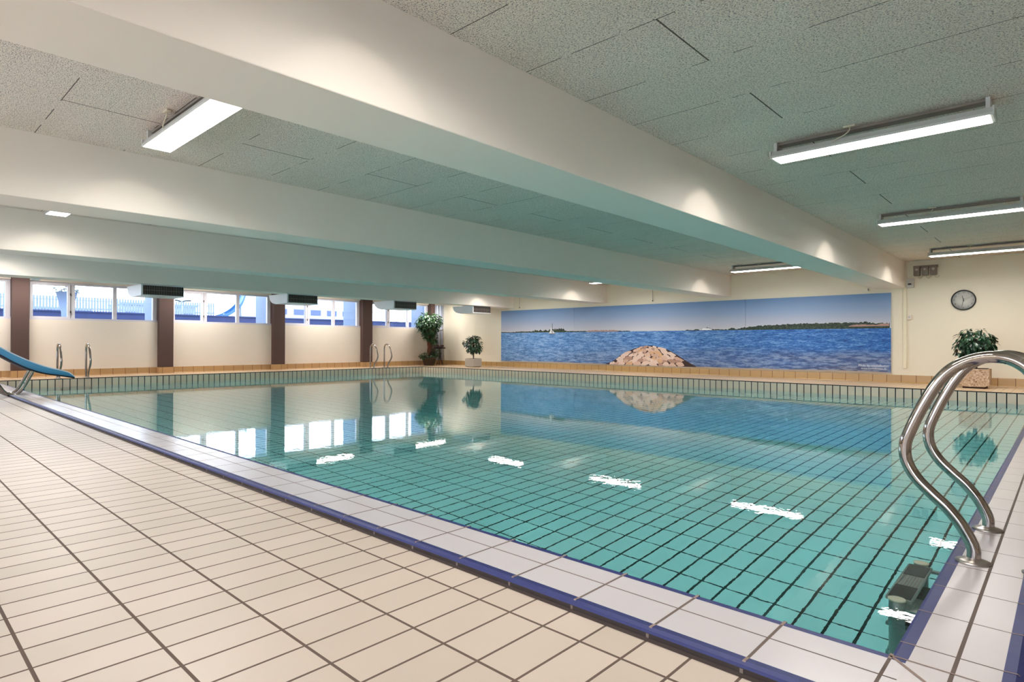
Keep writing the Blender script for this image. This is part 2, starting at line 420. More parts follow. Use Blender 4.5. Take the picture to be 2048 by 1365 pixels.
bm = B(); box(bm, XW-.1, XR, YW, YW+WALLT, -.1, ZC+.05); struct('wall_back', bm, ['wall'])
bm = B(); box(bm, XR, XR+WALLT, YB, YW+WALLT, -.1, ZC+.05); struct('wall_right', bm, ['wall'])
bm = B()   # unseen wall behind the camera; tall windows added to fill with daylight
box(bm, XW-.1, XR+WALLT, YB-WALLT, YB, -.1, 0.25)
box(bm, XW-.1, XR+WALLT, YB-WALLT, YB, 2.25, ZC+.05)
wx = [XW-.1] + [v for k in range(5) for v in (-13.2+3.5*k-1.2, -13.2+3.5*k+1.2)] + [XR+WALLT]
for i in range(0, len(wx), 2): box(bm, wx[i], wx[i+1], YB-WALLT, YB, 0.25, 2.25)
struct('wall_front', bm, ['wall'])
bm = B()   # left wall: low parapet and head above the ribbon windows
SILL, HEAD = 1.24, 2.075
box(bm, XW-.22, XW, YB, YW, -.1, SILL)
box(bm, XW-.22, XW, YB, YW, HEAD, ZC+.05)
struct('wall_left', bm, ['wall_low'])
bm = B(); box(bm, XW-.25, XR+WALLT, YB-WALLT, YW+WALLT, ZC, ZC+.08, skip=()); struct('ceiling', bm, ['ceiling'])
for i, (a, b) in enumerate(BEAMS):
    bm = B(); bbox(bm, a, b, YB, YW, ZB, ZC+.01, 0.006)
    struct('ceiling_beam', bm, ['beam'])

# skirting
bm = B(); prism(bm, [(YW-.012, .148), (YW, .148), (YW, 0), (YW-.035, 0), (YW-.030, .008), (YW-.016, .02)], 'x', XW, XR); struct('baseboard_back', bm, ['skirt_far'])
COLS = [(2.105, 2.395), (4.880, 5.195), (7.735, 8.065), (10.600, 10.955), (13.34, 13.50), (-0.66, -0.36)]
XCF = -16.19
bm = B()
prism(bm, [(XW+.012, .148), (XW, .148), (XW, 0), (XW+.035, 0), (XW+.030, .008), (XW+.016, .02)], 'y', YB, YW)
for a, b in COLS: box(bm, XW, XCF+.012, a-.012, b+.012, 0, .148)
struct('baseboard_left', bm, ['skirt_left'])
for a, b in COLS:
    bm = B(); bbox(bm, XW-.24, XCF, a, b, .146, HEAD+.3, 0.004); 
    struct('wall_column', bm, ['brown'])

# ------------------------------------------------------------------ windows in the left wall
XG = XW - 0.10                     # glazing plane
def win(y0, y1, idx):
    """casement + two fixed lights between two columns"""
    w = y1 - y0; root = bpy.data.objects.new('window_%d' % idx, None); COL.objects.link(root); root['kind'] = 'structure'
    root.location = (XG, y0, SILL)
    H = HEAD - SILL
    def fr(a): return a / 2.485 * w
    p = [(0.06, 0.70), (0.835, 1.57), (1.645, 2.40)]
    bm = B()
    box(bm, -.04, .09, 0, w, 0, .045); box(bm, -.04, .04, 0, w, H-.05, H)
    edges = [0] + [fr(v) for ab in p for v in ab] + [w]
    for i in range(0, len(edges), 2): box(bm, -.04, .04, edges[i], edges[i+1], .045, H-.05)
    obj('window_frame', bm, ['frame'], root)
    bm = B(); a, b = fr(.035), fr(.745)      # opening sash frame, a little proud
    for s in ((a, a+.05, .03, H-.04), (b-.05, b, .03, H-.04)): box(bm, .04, .062, *s)
    box(bm, .04, .062, a+.05, b-.05, .03, .075); box(bm, .04, .062, a+.05, b-.05, H-.085, H-.04)
    box(bm, .0385, .050, b, b+.010, .03, H-.04, 1)
    sash = obj('sash', bm, ['frame', 'black'], root)
    for z in (.16, .55):
        bm = B(); tube(bm, [(.066, b+.004, z), (.066, b+.004, z+.05)], .011, 8); obj('hinge', bm, 'black', sash)
    for a, b in p:
        bm = B(); box(bm, -.003, .003, fr(a), fr(b), .045, H-.05); obj('pane', bm, 'glass', root)
ys = sorted(COLS); n = 1
seg = [(YB, ys[0][0])] + [(ys[i][1], ys[i+1][0]) for i in range(len(ys)-1)]
for a, b in seg:
    win(a, b, n); n += 1
# unseen windows behind the camera, enlarged for bluish daylight fill
for k in range(5):
    cx = -13.2 + 3.5*k
    root = bpy.data.objects.new('window_%d' % n, None); COL.objects.link(root); root['kind'] = 'structure'; root.location = (cx, YB-.06, .25); n += 1
    bm = B()
    box(bm, -1.2, 1.2, -.04, .04, 0, .06); box(bm, -1.2, 1.2, -.04, .04, 1.94, 2.00)
    for x in (-1.2, -.43, .37, 1.14): box(bm, x, x+.06, -.04, .04, .06, 1.94)
    obj('window_frame', bm, 'frame', root)
    for a, b in ((-1.14, -.43), (-.37, .37), (.43, 1.14)):
        bm = B(); box(bm, a, b, -.003, .003, .06, 1.94); obj('pane', bm, 'glass', root)

# ------------------------------------------------------------------ water
bm = B(); e = .004
box(bm, PX0-e, PX1+e, PY0-e, PY1+e, FD-e, WZ)
tag(obj('pool_water', bm, 'water'), 'clear turquoise water filling the tiled swimming pool', 'water', kind='stuff')

# ------------------------------------------------------------------ ceiling lamps
LH = 1.41
def make_lamp(label, group):
    t = thing('ceiling_light', label, 'ceiling light', (0, 0, ZC), 0, group)
    hx = LH/2
    bm = B(); prism(bm, [(-.10, -.128), (.10, -.128), (.10, -.112), (.078, -.072), (-.078, -.072), (-.10, -.112)], 'x', -hx, hx); obj('housing', bm, 'greywhite', t)
    bm = B(); box(bm, -hx+.018, hx-.018, -.094, .094, -.1305, -.1265); df = obj('diffuser', bm, 'diffuser', t)
    for s in (-1, 1):
        bm = B(); bbox(bm, s*hx-.006, s*hx+.006, -.10, .10, -.129, -.07, .003); obj('end_cap', bm, 'greywhite', t)
        bm = B(); box(bm, s*(hx-.03)-.012, s*(hx-.03)+.012, -.07, .07, -.074, 0); obj('mounting_bracket', bm, 'greywhite', t)
    bm = B(); box(bm, -hx+.02, hx-.02, -.045, .045, -.020, -.002); obj('mounting_rail', bm, 'boxgrey', t)
    bm = B(); bbox(bm, -.17, -.09, -.118, -.088, -.014, 0, .003); jb = obj('junction_box', bm, 'cable', t)
    bm = B(); tube(bm, smoothpath([(-.13, -.103, -.012), (-.13, -.106, -.035), (-.16, -.107, -.062), (-.22, -.100, -.082), (-.25, -.09, -.09)]), .004, 8); obj('cable', bm, 'cable', t)
    return t
ROWS = [1.54, 5.07, 8.70, 12.36]
BX = [-1.075, -4.50, -8.09, -11.65]
labels = {(0,0): 'ceiling strip light of the right bay row nearest the camera', (0,1): 'nearest ceiling strip light hanging over the right-hand ceiling boards',
          (0,2): 'middle of the three ceiling strip lights on the right', (0,3): 'farthest ceiling strip light on the right, just above the wall clock',
          (1,0): 'large bright strip light seen between the two nearest beams at left', (1,3): 'small strip light between nearest and second beam, above the mural',
          (2,0): 'short glimpse of strip light over the second beam gap at far left', (2,3): 'thin lit strip light behind the second beam, left of the mural sky',
          (3,0): 'strip light hidden above the third beam gap, near side', (3,3): 'strip light hidden above the third beam gap, mural side'}
GL = 'white strip lights fixed under the ceiling'
first = None; LAMPPOS = []
for (bi, ri), lb in labels.items():
    if first is None:
        first = make_lamp(lb, GL); o = first
    else: o = dup(first, (0, 0, ZC), 0, lb, GL)
    o.location = (BX[bi], ROWS[ri], ZC); LAMPPOS.append((BX[bi], ROWS[ri], 0))
for i, y in enumerate((2.15, 5.68, 9.21, 12.74)):
    o = dup(first, (-15.57, y, ZC), PI/2, ['strip light parallel to the window wall, nearest', 'strip light parallel to the window wall, second along', 'strip light parallel to the window wall, third along', 'strip light parallel to the window wall, by the corner plant'][i], GL)
    LAMPPOS.append((-15.57, y, PI/2))
for y in (-1.9,):
    for bx in BX[:2]:
        o = dup(first, (bx, y, ZC), 0, 'strip light in the row behind the photographer', GL); LAMPPOS.append((bx, y, 0))

AREA_W = 16.0
for i, (x, y, rz) in enumerate(LAMPPOS):
    ld = bpy.data.lights.new('strip_lamp', 'AREA'); ld.shape = 'RECTANGLE'; ld.size = 1.3; ld.size_y = .17
    ld.energy = AREA_W; ld.color = (1.0, .955, .91); ld.spread = math.radians(165)
    o = bpy.data.objects.new('strip_lamp', ld); COL.objects.link(o); o.location = (x, y, ZC-.134); o.rotation_euler = (0, 0, rz)
# spots added at the lamp ends to throw scallops on the beam faces
def add_scallop(x, y, w, ang, tx):
    ld = bpy.data.lights.new('scallop_spot', 'SPOT'); ld.energy = w; ld.color = (1.0, .90, .78); ld.spot_size = ang; ld.spot_blend = .35; ld.shadow_soft_size = .02
    o = bpy.data.objects.new('scallop_spot', ld); COL.objects.link(o); o.location = (x, y, ZC-.14)
    d = Vector((tx, y, 1.62)) - Vector(o.location); o.rotation_euler = d.to_track_quat('-Z', 'Y').to_euler()
for bi, face in ((0, -2.391), (1, -5.891), (2, -9.385), (3, -12.874)):
    for ri in ((0, 1, 2, 3) if bi == 0 else (0, 3)):
        add_scallop(BX[bi]-LH/2-.01, ROWS[ri], 1.6 if ri == 0 else 4.0, math.radians(75), face)

# ------------------------------------------------------------------ air units under the window beam
def make_unit(label):
    t = thing('air_heater', label, 'air heater', (-12.98, 3.59, ZB), 0, 'white air heaters hung under the beam by the windows')
    L, D, H = .757, .88, .215
    bm = B(); prof = [(0, 0), (0, -H), (-.55, -H-.005), (-.72, -H+.03), (-.84, -.11), (-D, 0)]
    prism(bm, prof, 'y', 0, L)
    obj('housing', bm, 'white', t)
    bm = B(); box(bm, -.005, .012, .035, L-.012, -H+.022, -.018); obj('grille_recess', bm, 'black', t)
    bm = B()
    k = 0
    while .05 + k*.03 < L-.03:
        y = .05 + k*.03; box(bm, .012, .02, y-.0035, y+.0035, -H+.024, -.02); k += 1
    box(bm, .012, .018, .035, L-.012, -H/2-.004, -H/2+.002)
    obj('grille_fins', bm, 'boxgrey', t)
    bm = B(); box(bm, .0, .022, .0, .03, -H, -.004); box(bm, .0, .022, .03, L, -H, -H+.02); obj('front_trim', bm, 'white', t)
    return t
u0 = make_unit('white air heater left of the second brown column')
for y, lb in ((6.50, 'white air heater above the third brown column'), (9.42, 'white air heater right of the fourth brown column'), (12.25, 'white air heater in front of the cream wall, above the small potted ficus')):
    dup(u0, (-12.98, y, ZB), None, lb)

# ------------------------------------------------------------------ ladders
RAILC = [(0, .0), (.0, .05), (-.03, .115), (-.072, .172), (-.118, .216), (-.165, .266), (-.196, .325), (-.200, .388), (-.179, .455), (-.145, .536), (-.108, .608),
         (-.066, .664), (-.008, .700), (.056, .713), (.112, .700), (.155, .660), (.176, .600), (.18, .52), (.18, .3), (.18, .02), (.18, .0)]
def make_rails(label, loc, rz, dy, group='stainless handrail pairs of the pool ladders'):
    t = thing('pool_ladder_handrails', label, 'handrail', loc, rz, group)
    for y in (0, dy):
        bm = B(); tube(bm, smoothpath([(x, y, z) for x, z in RAILC], 6), .0205, 18); r = obj('handrail', bm, 'steel', t)
        for x in (0, .18):
            bm = B(); lathe(bm, [(.0, .0), (.052, .0), (.052, .003), (.040, .008), (.026, .012), (.022, .016)], 28, (x, y, .0005 if x == 0 else .001)); obj('floor_flange', bm, 'dullsteel', r)
    return t
r0 = make_rails('large polished steel handrails at the near right pool edge', (-.250, 2.624, 0), 0, .499)
dup(r0, (-15.305, 3.253, 0), PI, 'steel handrails behind the end of the blue slide')
dup(r0, (-15.305, 10.905, 0), PI, 'steel handrails in front of the fourth brown column')

def make_steps(label, loc, rz):
    t = thing('pool_ladder_steps', label, 'ladder steps', loc, rz, 'underwater ladder steps')
    dy = .499
    for y in (0, dy):
        bm = B(); tube(bm, [(0, y, -.075), (0, y, -.895)], .026, 18); p = obj('pole', bm, 'dullsteel', t)
        bm = B(); lathe(bm, [(0, 0), (.029, 0), (.029, .012), (.020, .016), (0, .016)], 24, (0, y, -.077)); obj('pole_cap', bm, 'cable', p)
        for z in (-.16, -.62):
            bm = B(); box(bm, .0, .156, y-.012, y+.012, z-.015, z+.015); obj('wall_bracket', bm, 'dullsteel', p)
    for z in (-.085, -.335, -.585, -.835):
        bm = B(); bbox(bm, -.043, .045, .024, dy-.024, z-.032, z, .006); st = obj('tread', bm, 'treadgrey', t)
        for a, b in ((.035, .18), (dy-.18, dy-.035)):
            bm = B(); bbox(bm, -.036, .038, a, b, z, z+.004, .0015); obj('grip_pad', bm, 'black', st)
        bm = B()
        for k in range(7): box(bm, -.034+k*.0105, -.030+k*.0105, .185, dy-.185, z, z+.003)
        obj('tread_ribs', bm, 'boxgrey', st)
    return t
s0 = make_steps('dark ladder steps in the water below the near right handrails', (-.477, 2.624, WZ), 0)
dup(s0, (-15.08, 3.253, WZ), PI, 'ladder steps under water by the slide end')
dup(s0, (-15.08, 10.905, WZ), PI, 'ladder steps under water by the fourth column')

# ------------------------------------------------------------------ slide
t = thing('pool_slide', 'blue slide on steel tube legs at the far left pool edge', 'slide', (-11.0, 1.45, DZ))
top = [(-.32, 1.62), (-.05, 1.58), (.35, 1.42), (.75, 1.12), (1.05, .865), (1.30, .693), (1.47, .580), (1.64, .484), (1.83, .398), (2.02, .338), (2.10, .305), (2.15, .262), (2.175, .235)]
bot = [(-.32, 1.50), (-.05, 1.46), (.32, 1.31), (.70, 1.02), (1.02, .770), (1.29, .592), (1.46, .472), (1.63, .372), (1.82, .300), (2.01, .262), (2.09, .244), (2.14, .232), (2.172, .228)]
def Y(p): return (p[0]-1.45, p[1]-DZ)
W2 = .46
tp = [Y(p) for p in smoothpath([(a, b, 0) for a, b in top], 4)]; bt = [Y(p) for p in smoothpath([(a, b, 0) for a, b in bot], 4)]
bm = B()
def sheet(bm, A, C, xa, xc, mi):
    va = [bm.verts.new((xa, p[0], p[1])) for p in A]; vc = [bm.verts.new((xc, p[0], p[1])) for p in C]
    for i in range(len(A)-1):
        f = bm.faces.new([va[i], va[i+1], vc[i+1], vc[i]]); f.material_index = mi; f.smooth = True
flr = [(a[0], b[1]+.018) for a, b in zip(bt, bt)]
for x0, x1 in ((0, -.028), (-W2, -W2+.028)):       # the two side walls
    sheet(bm, tp, bt, x0, x0, 0); sheet(bm, tp, flr, x1, x1, 0); sheet(bm, tp, tp, x0, x1, 1); tl = [(a[0]-.003, a[1]-.016) for a in tp]; sgn = .006 if x0 == 0 else -.006; sheet(bm, tp, tp, x0, x0+sgn, 1); sheet(bm, tp, tl, x0+sgn, x0+sgn, 1); sheet(bm, tl, tl, x0+sgn, x0, 1)
sheet(bm, flr, flr, -.028, -W2+.028, 0); sheet(bm, bt, bt, 0, -W2, 2)
low = [(a[0], a[1]-.020) for a in bt]
sheet(bm, bt, low, 0, -.02, 2); sheet(bm, low, low, -.02, -W2+.02, 2)
bmesh.ops.remove_doubles(bm, verts=bm.verts[:], dist=.0004)
obj('slide_trough', bm, ['slide', 'slide_rim', 'slide_under'], t)
for xo in (-.07, -.39):
    bm = B(); pts = [(xo, .255, .40), (xo, .20, .28), (xo, .12, .11), (xo, .06, .035), (xo, .0, .021), (xo, -.06, .035), (xo, -.13, .13), (xo, -.20, .24), (xo, -.45, .55), (xo, -.62, .76)]
    tube(bm, smoothpath(pts, 5), .021, 14); obj('support_tube', bm, 'steel', t)
    bm = B(); tube(bm, [(xo, -1.62, 0), (xo, -1.62, 1.52), (xo, -1.62, 2.0)], .021, 12); obj('ladder_post', bm, 'steel', t)
    bm = B(); tube(bm, smoothpath([(xo, -1.62, 2.0), (xo, -1.50, 2.08), (xo, -1.2, 1.95), (xo, -1.1, 1.5)], 5), .016, 12); obj('hand_hoop', bm, 'steel', t)
for z in (.3, .6, .9, 1.2):
    bm = B(); bbox(bm, -.41, -.05, -1.66, -1.56, z, z+.03, .006); obj('ladder_step', bm, 'steel', t)

# ------------------------------------------------------------------ plants
def leaf(bm, p, d, L, w, mi=0):
    d = Vector(d).normalized(); s = d.cross(Vector((0, 0, 1)))
    if s.length < .1: s = Vector((1, 0, 0))
    s.normalize(); s = (s + Vector((random.uniform(-.4,.4),)*3)).normalized(); up = s.cross(d).normalized()
    p = Vector(p); m1 = p + d*L*.35 - up*L*.02; m2 = p + d*L*.7 - up*L*.08; e = p + d*L - up*L*.2
    a = [bm.verts.new(v) for v in (p, m1 + s*w*.5 + up*w*.12, m2 + s*w*.42 + up*w*.1, e, m2 - s*w*.42 + up*w*.1, m1 - s*w*.5 + up*w*.12, m1, m2)]
    for f in ((a[0], a[1], a[6]), (a[1], a[2], a[7], a[6]), (a[2], a[3], a[7]), (a[0], a[6], a[5]), (a[6], a[7], a[4], a[5]), (a[7], a[3], a[4])):
        g = bm.faces.new(f); g.material_index = mi; g.smooth = True
def crown(bm, blobs, n, L, w, droop=.5, mi=0):
    """blobs: (centre, radii, weight); leaves on drooping twigs through the whole blob"""
    tot = sum(b[2] for b in blobs)
    for c, r, wt in blobs:
        for _ in range(int(n*wt/tot)):
            while True:
                q_ = Vector((random.uniform(-1,1), random.uniform(-1,1), random.uniform(-1,1)))
                if q_.length <= 1 and (q_.length > .45 or random.random() < .35): break
            p = Vector(c) + Vector((q_.x*r[0], q_.y*r[1], q_.z*r[2]))
            d = Vector((q_.x, q_.y, q_.z*.5 - droop)) + Vector((random.uniform(-.5,.5), random.uniform(-.5,.5), random.uniform(-.4,.4)))
            leaf(bm, p, d, L*random.uniform(.7,1.2), w*random.uniform(.8,1.2), mi)
# tall ficus in the corner
t = thing('potted_ficus', 'tall ficus with braided trunk in a dark round pot in the corner', 'potted plant', (-15.80, 12.93, 0), 0, 'indoor potted plants')
bm = B(); lathe(bm, [(0, 0), (.165, 0), (.17, .01), (.235, .235), (.25, .238), (.25, .27), (.225, .27), (.222, .24), (0, .235)], 36); p = obj('pot', bm, 'pot', t)
bm = B(); lathe(bm, [(0, .24), (.22, .24), (.21, .25), (0, .256)], 24); obj('soil', bm, 'soil', p)
bm = B()
for k in range(3):
    pts = [(.035*math.cos(2*PI*k/3 + a*1.3), .035*math.sin(2*PI*k/3 + a*1.3), .24 + a*.16) for a in [x*.5 for x in range(9)]]
    tube(bm, smoothpath([(q_[0]-.03*q_[2]*.3, q_[1], q_[2]) for q_ in pts], 3), .030, 10)
for k in range(7):
    a = 2*PI*k/7; tube(bm, smoothpath([(0, 0, .82), (.08*math.cos(a), .08*math.sin(a), 1.0), (.25*math.cos(a), .25*math.sin(a), 1.25+.04*k)], 4), .010, 6)
obj('trunk', bm, 'bark', t)
bm = B(); crown(bm, [((0, -.03, 1.40), (.38, .38, .38), 10), ((.02, .20, 1.52), (.26, .26, .24), 3), ((-.05, -.22, 1.42), (.25, .24, .22), 3), ((0, .02, 1.02), (.22, .24, .20), 3), ((.10, .12, .82), (.09, .1, .14), .6)], 1700, .10, .05); obj('foliage', bm, 'leaf', t)
bm = B(); crown(bm, [((0, 0, .33), (.30, .32, .10), 5), ((.12, .18, .42), (.16, .18, .16), 3), ((-.02, -.22, .30), (.16, .14, .09), 2), ((.16, .02, .17), (.05, .05, .10), .5)], 620, .05, .04, .3); obj('underplanting', bm, 'ivy', t)
# small ficus in a square concrete planter
t = thing('potted_ficus', 'small bushy ficus in a square pale concrete planter left of the mural', 'potted plant', (-13.91, 13.18, 0), 0, 'indoor potted plants')
bm = B(); bbox(bm, -.19, .19, -.19, .19, .015, .262, .012); box(bm, -.16, .16, -.16, .16, 0, .02); p = obj('planter', bm, 'concrete', t)
bm = B(); box(bm, -.165, .165, -.165, .165, .26, .266); obj('soil', bm, 'soil', p)
bm = B(); tube(bm, smoothpath([(0, 0, .26), (.01, 0, .42), (-.01, .01, .62), (0, 0, .85)], 4), .017, 8)
for k in range(6):
    a = 2*PI*k/6; tube(bm, smoothpath([(0, 0, .48+.04*k), (.10*math.cos(a), .10*math.sin(a), .62+.04*k), (.22*math.cos(a), .22*math.sin(a), .70+.05*k)], 4), .006, 6)
obj('trunk', bm, 'bark2', t)
bm = B(); crown(bm, [((0, 0, .72), (.26, .26, .24), 6), ((.03, .03, .58), (.22, .22, .14), 3), ((0, 0, .92), (.18, .18, .10), 2), ((-.22, -.12, .76), (.10, .10, .10), .5)], 430, .11, .052, .7); obj('foliage', bm, 'leaf_dark', t)
# ficus in an aggregate planter below the clock
t = thing('potted_ficus', 'dense ficus in a pebbly aggregate planter below the wall clock', 'potted plant', (-1.225, 13.14, 0), 0, 'indoor potted plants')
bm = B(); prism(bm, [(-.21, .07), (-.15, .03), (.15, .03), (.21, .07), (.21, .335), (-.21, .335)], 'y', -.2, .2); p = obj('planter', bm, 'aggregate', t)
bm = B(); box(bm, -.16, .16, -.16, .16, 0, .035); obj('planter_foot', bm, 'bark2', p)
bm = B(); box(bm, -.18, .18, -.17, .17, .33, .342); obj('soil', bm, 'soil', p)
bm = B()
for k in range(4): tube(bm, smoothpath([(.02*math.cos(k*1.6), .02*math.sin(k*1.6), .34), (.03*math.cos(k*1.6+1), .03*math.sin(k*1.6+1), .5), (.08*math.cos(k*1.6+1.5), .08*math.sin(k*1.6+1.5), .85)], 4), .012, 8)
obj('trunk', bm, 'bark2', t)
bm = B(); crown(bm, [((0, 0, .83), (.27, .26, .22), 7), ((-.14, -.02, .70), (.16, .18, .15), 3), ((.13, .02, .74), (.15, .16, .16), 3), ((0, 0, .60), (.20, .18, .12), 2)], 850, .095, .042, .8); obj('foliage', bm, 'leaf_dark', t)
# dark plant stand by the pipes
t = thing('plant_stand', 'small dark wire plant stand with low red-leaved plants beside the corner ficus', 'plant stand', (-15.86, 13.44, 0))
bm = B(); lathe(bm, [(0, .565), (.20, .565), (.205, .60), (.20, .60), (.19, .575), (0, .575)], 28); obj('tray', bm, 'black', t)
for k in range(3):
    a = 2*PI*k/3 + .5; bm = B(); tube(bm, smoothpath([(.03*math.cos(a), .03*math.sin(a), .565), (.02*math.cos(a), .02*math.sin(a), .25), (.13*math.cos(a), .13*math.sin(a), .005)], 4), .009, 8); obj('leg', bm, 'black', t)
bm = B()
for k in range(5):
    a = 2*PI*k/5; crown(bm, [((.12*math.cos(a), .12*math.sin(a), .625), (.05, .05, .045), 1)], 40, .04, .03, .0)
obj('small_plants', bm, 'petal', t)

# ------------------------------------------------------------------ pipes in the corner
G = 'pale pipes running down the corner beside the last column'
for y, r, lb in ((13.575, .050, 'thick pale pipe next to the corner column'), (13.705, .045, 'pale pipe in the middle of the corner group'), (13.845, .050, 'pale pipe closest to the mural wall corner')):
    t = thing('pipe', lb, 'pipe', (-16.23, y, .148), 0, G)
    bm = B(); tube(bm, [(0, 0, 0), (0, 0, 1.92)], r, 18); obj('pipe_run', bm, 'pipe', t)
    bm = B(); tube(bm, [(0, 0, 1.05), (0, 0, 1.09)], r+.004, 18); obj('pipe_clip', bm, 'dullsteel', t)

# ------------------------------------------------------------------ mural
def inpoly(poly, x0, x1):
    """clip polygon (x,z) to x0..x1"""
    def clip(P, c, keep):
        out = []
        for i in range(len(P)):
            a, b = P[i], P[(i+1) % len(P)]; ka, kb = keep(a[0]), keep(b[0])
            if ka: out.append(a)
            if ka != kb:
                tt = (c-a[0])/(b[0]-a[0]); out.append((c, a[1]+tt*(b[1]-a[1])))
        return out
    P = clip(poly, x0, lambda v: v >= x0)
    return clip(P, x1, lambda v: v <= x1) if P else P
MX0, MX1, MZ0, MZ1 = -13.391, -2.632, .176, 1.782
MY = YW - .03
def sky_mat():
    t = NT('mural_print_sky_and_sea'); P, s = t.pos(); x, z = s[0], s[2]
    hz = t.math('ADD', t.math('MULTIPLY', x, -.0008), 1.075)
    up = t.math('SUBTRACT', z, hz)
    skyc = t.ramp(t.math('DIVIDE', up, .7), [(0.0, rgb(212, 208, 214)), (.2, rgb(192, 195, 210)), (.6, rgb(144, 168, 205)), (1.0, rgb(104, 142, 190))])
    fine = t.noise(t.map(P, 1, 1, 1), 60, 2); skyc = t.mix(t.math('MULTIPLY', fine, .12), skyc, rgb(120, 130, 150))
    w1 = t.noise(t.map(P, 1.6, 1, 9), 3.2, 5, .62); w2 = t.noise(t.map(P, 3.5, 1, 14), 6.0, 4, .65); w3 = t.noise(t.map(P, .5, 1, 3.2), 1.2, 3)
    w = t.math('ADD', t.math('MULTIPLY', w1, .5), t.math('MULTIPLY', w2, .5))
    lp = t.math('DIVIDE', t.math('ADD', x, 13.4), 10.8)
    base = t.mix(lp, rgb(104, 158, 216), rgb(30, 100, 184))
    crest = t.mix(lp, rgb(190, 212, 238), rgb(118, 172, 220)); trough = t.mix(lp, rgb(48, 82, 150), rgb(14, 54, 116))
    sea = t.mix(t.math('MULTIPLY', t.math('SUBTRACT', w, .5), 7.0), base, crest); 
    sea = t.mix(t.math('MULTIPLY', t.math('SUBTRACT', .49, w), 8.0), sea, trough)
    dn = t.math('DIVIDE', t.math('SUBTRACT', .72, z), .5)      # paler shallows towards the shore
    sh = t.math('MULTIPLY', t.math('ADD', dn, t.math('MULTIPLY', t.math('SUBTRACT', w3, .5), 1.6)), t.math('ADD', t.math('MULTIPLY', lp, .75), .12))
    cl = t.node('ShaderNodeClamp'); t.put(cl.inputs[0], sh); sh = t.math('MULTIPLY', cl.outputs[0], .92)
    sea = t.mix(sh, sea, t.mix(t.math('MULTIPLY', t.math('SUBTRACT', w1, .44), 8.0), rgb(84, 86, 108), rgb(158, 160, 176)))
    sand = t.math('LESS_THAN', z, t.math('ADD', .198, t.math('MULTIPLY', t.math('SUBTRACT', w3, .5), .05)))
    sea = t.mix(sand, sea, rgb(182, 164, 146))
    c = t.mix(t.math('GREATER_THAN', up, 0.0), sea, skyc)
    return t.set(c, .5)
M['sky_sea'] = sky_mat()
def woods():
    t = NT('mural_print_woodland'); P, s = t.pos(); n = t.noise(P, 22, 4, .7)
    return t.set(t.ramp(n, [(0, rgb(18, 26, 24)), (.45, rgb(30, 42, 34)), (.58, rgb(66, 82, 56)), (1, rgb(120, 124, 96))]), .5)
M['woods'] = woods()
M['mfield'] = plain('mural_print_fields', rgb(178, 140, 128), .5, var=.2, scale=12)
M['mdark'] = plain('mural_print_dark_rock', rgb(58, 34, 30), .5, var=.3, scale=14)
for i, c in enumerate([(226, 190, 170), (212, 174, 152), (236, 208, 192), (186, 146, 126), (222, 178, 136)]):
    M['rock%d' % i] = plain('mural_print_boulder_%d' % i, rgb(*c), .5, var=.18, scale=20)
MM = ['sky_sea', 'woods', 'mfield', 'mdark', 'rock0', 'rock1', 'rock2', 'rock3', 'rock4', 'white', 'darkgrey']
L_ = []          # (polygon, material index, layer)
def zig(pts, amp, seed, base, step=.03):
    rr = random.Random(seed); x = pts[0][0]; out = []
    while x <= pts[-1][0]:
        for i in range(len(pts)-1):
            if pts[i][0] <= x <= pts[i+1][0]:
                tt = (x-pts[i][0])/(pts[i+1][0]-pts[i][0]); z = pts[i][1]*(1-tt)+pts[i+1][1]*tt; break
        out.append((x, max(z + rr.uniform(-amp, amp)*1.6, base(x)+.002))); x += step
    return out + [(out[-1][0], base(out[-1][0])), (out[0][0], base(out[0][0]))]
hz = lambda x: 1.075 - .0008*x - .003
L_.append((zig([(-13.391, 1.108), (-12.9, 1.10), (-12.5, 1.125), (-12.3, 1.116), (-11.9, 1.118), (-11.6, 1.112), (-10.5, 1.108), (-9.3, 1.104), (-8.6, 1.095)], .004, 1, hz), 1, 1))
L_.append((zig([(-12.05, 1.112), (-11.95, 1.15), (-11.75, 1.135), (-11.6, 1.15), (-11.3, 1.15), (-11.0, 1.18), (-10.85, 1.16), (-10.75, 1.115)], .02, 2, hz, .02), 1, 2))
L_.append((zig([(-10.05, 1.10), (-9.9, 1.125), (-9.6, 1.115), (-9.3, 1.12), (-9.0, 1.105)], .01, 3, hz, .03), 2, 2))
L_.append((zig([(-7.15, 1.085), (-6.8, 1.10), (-6.5, 1.11), (-6.2, 1.095), (-5.95, 1.10), (-5.85, 1.135), (-5.75, 1.10), (-5.6, 1.13), (-5.4, 1.155), (-5.0, 1.175), (-4.5, 1.20), (-4.0, 1.20), (-3.5, 1.20), (-3.2, 1.195), (-3.05, 1.21), (-2.95, 1.18), (-2.632, 1.175)], .008, 4, hz, .025), 1, 1))
L_.append((zig([(-3.38, 1.13), (-3.2, 1.16), (-2.9, 1.15), (-2.75, 1.172), (-2.632, 1.17)], .004, 5, lambda x: 1.118), 2, 2))
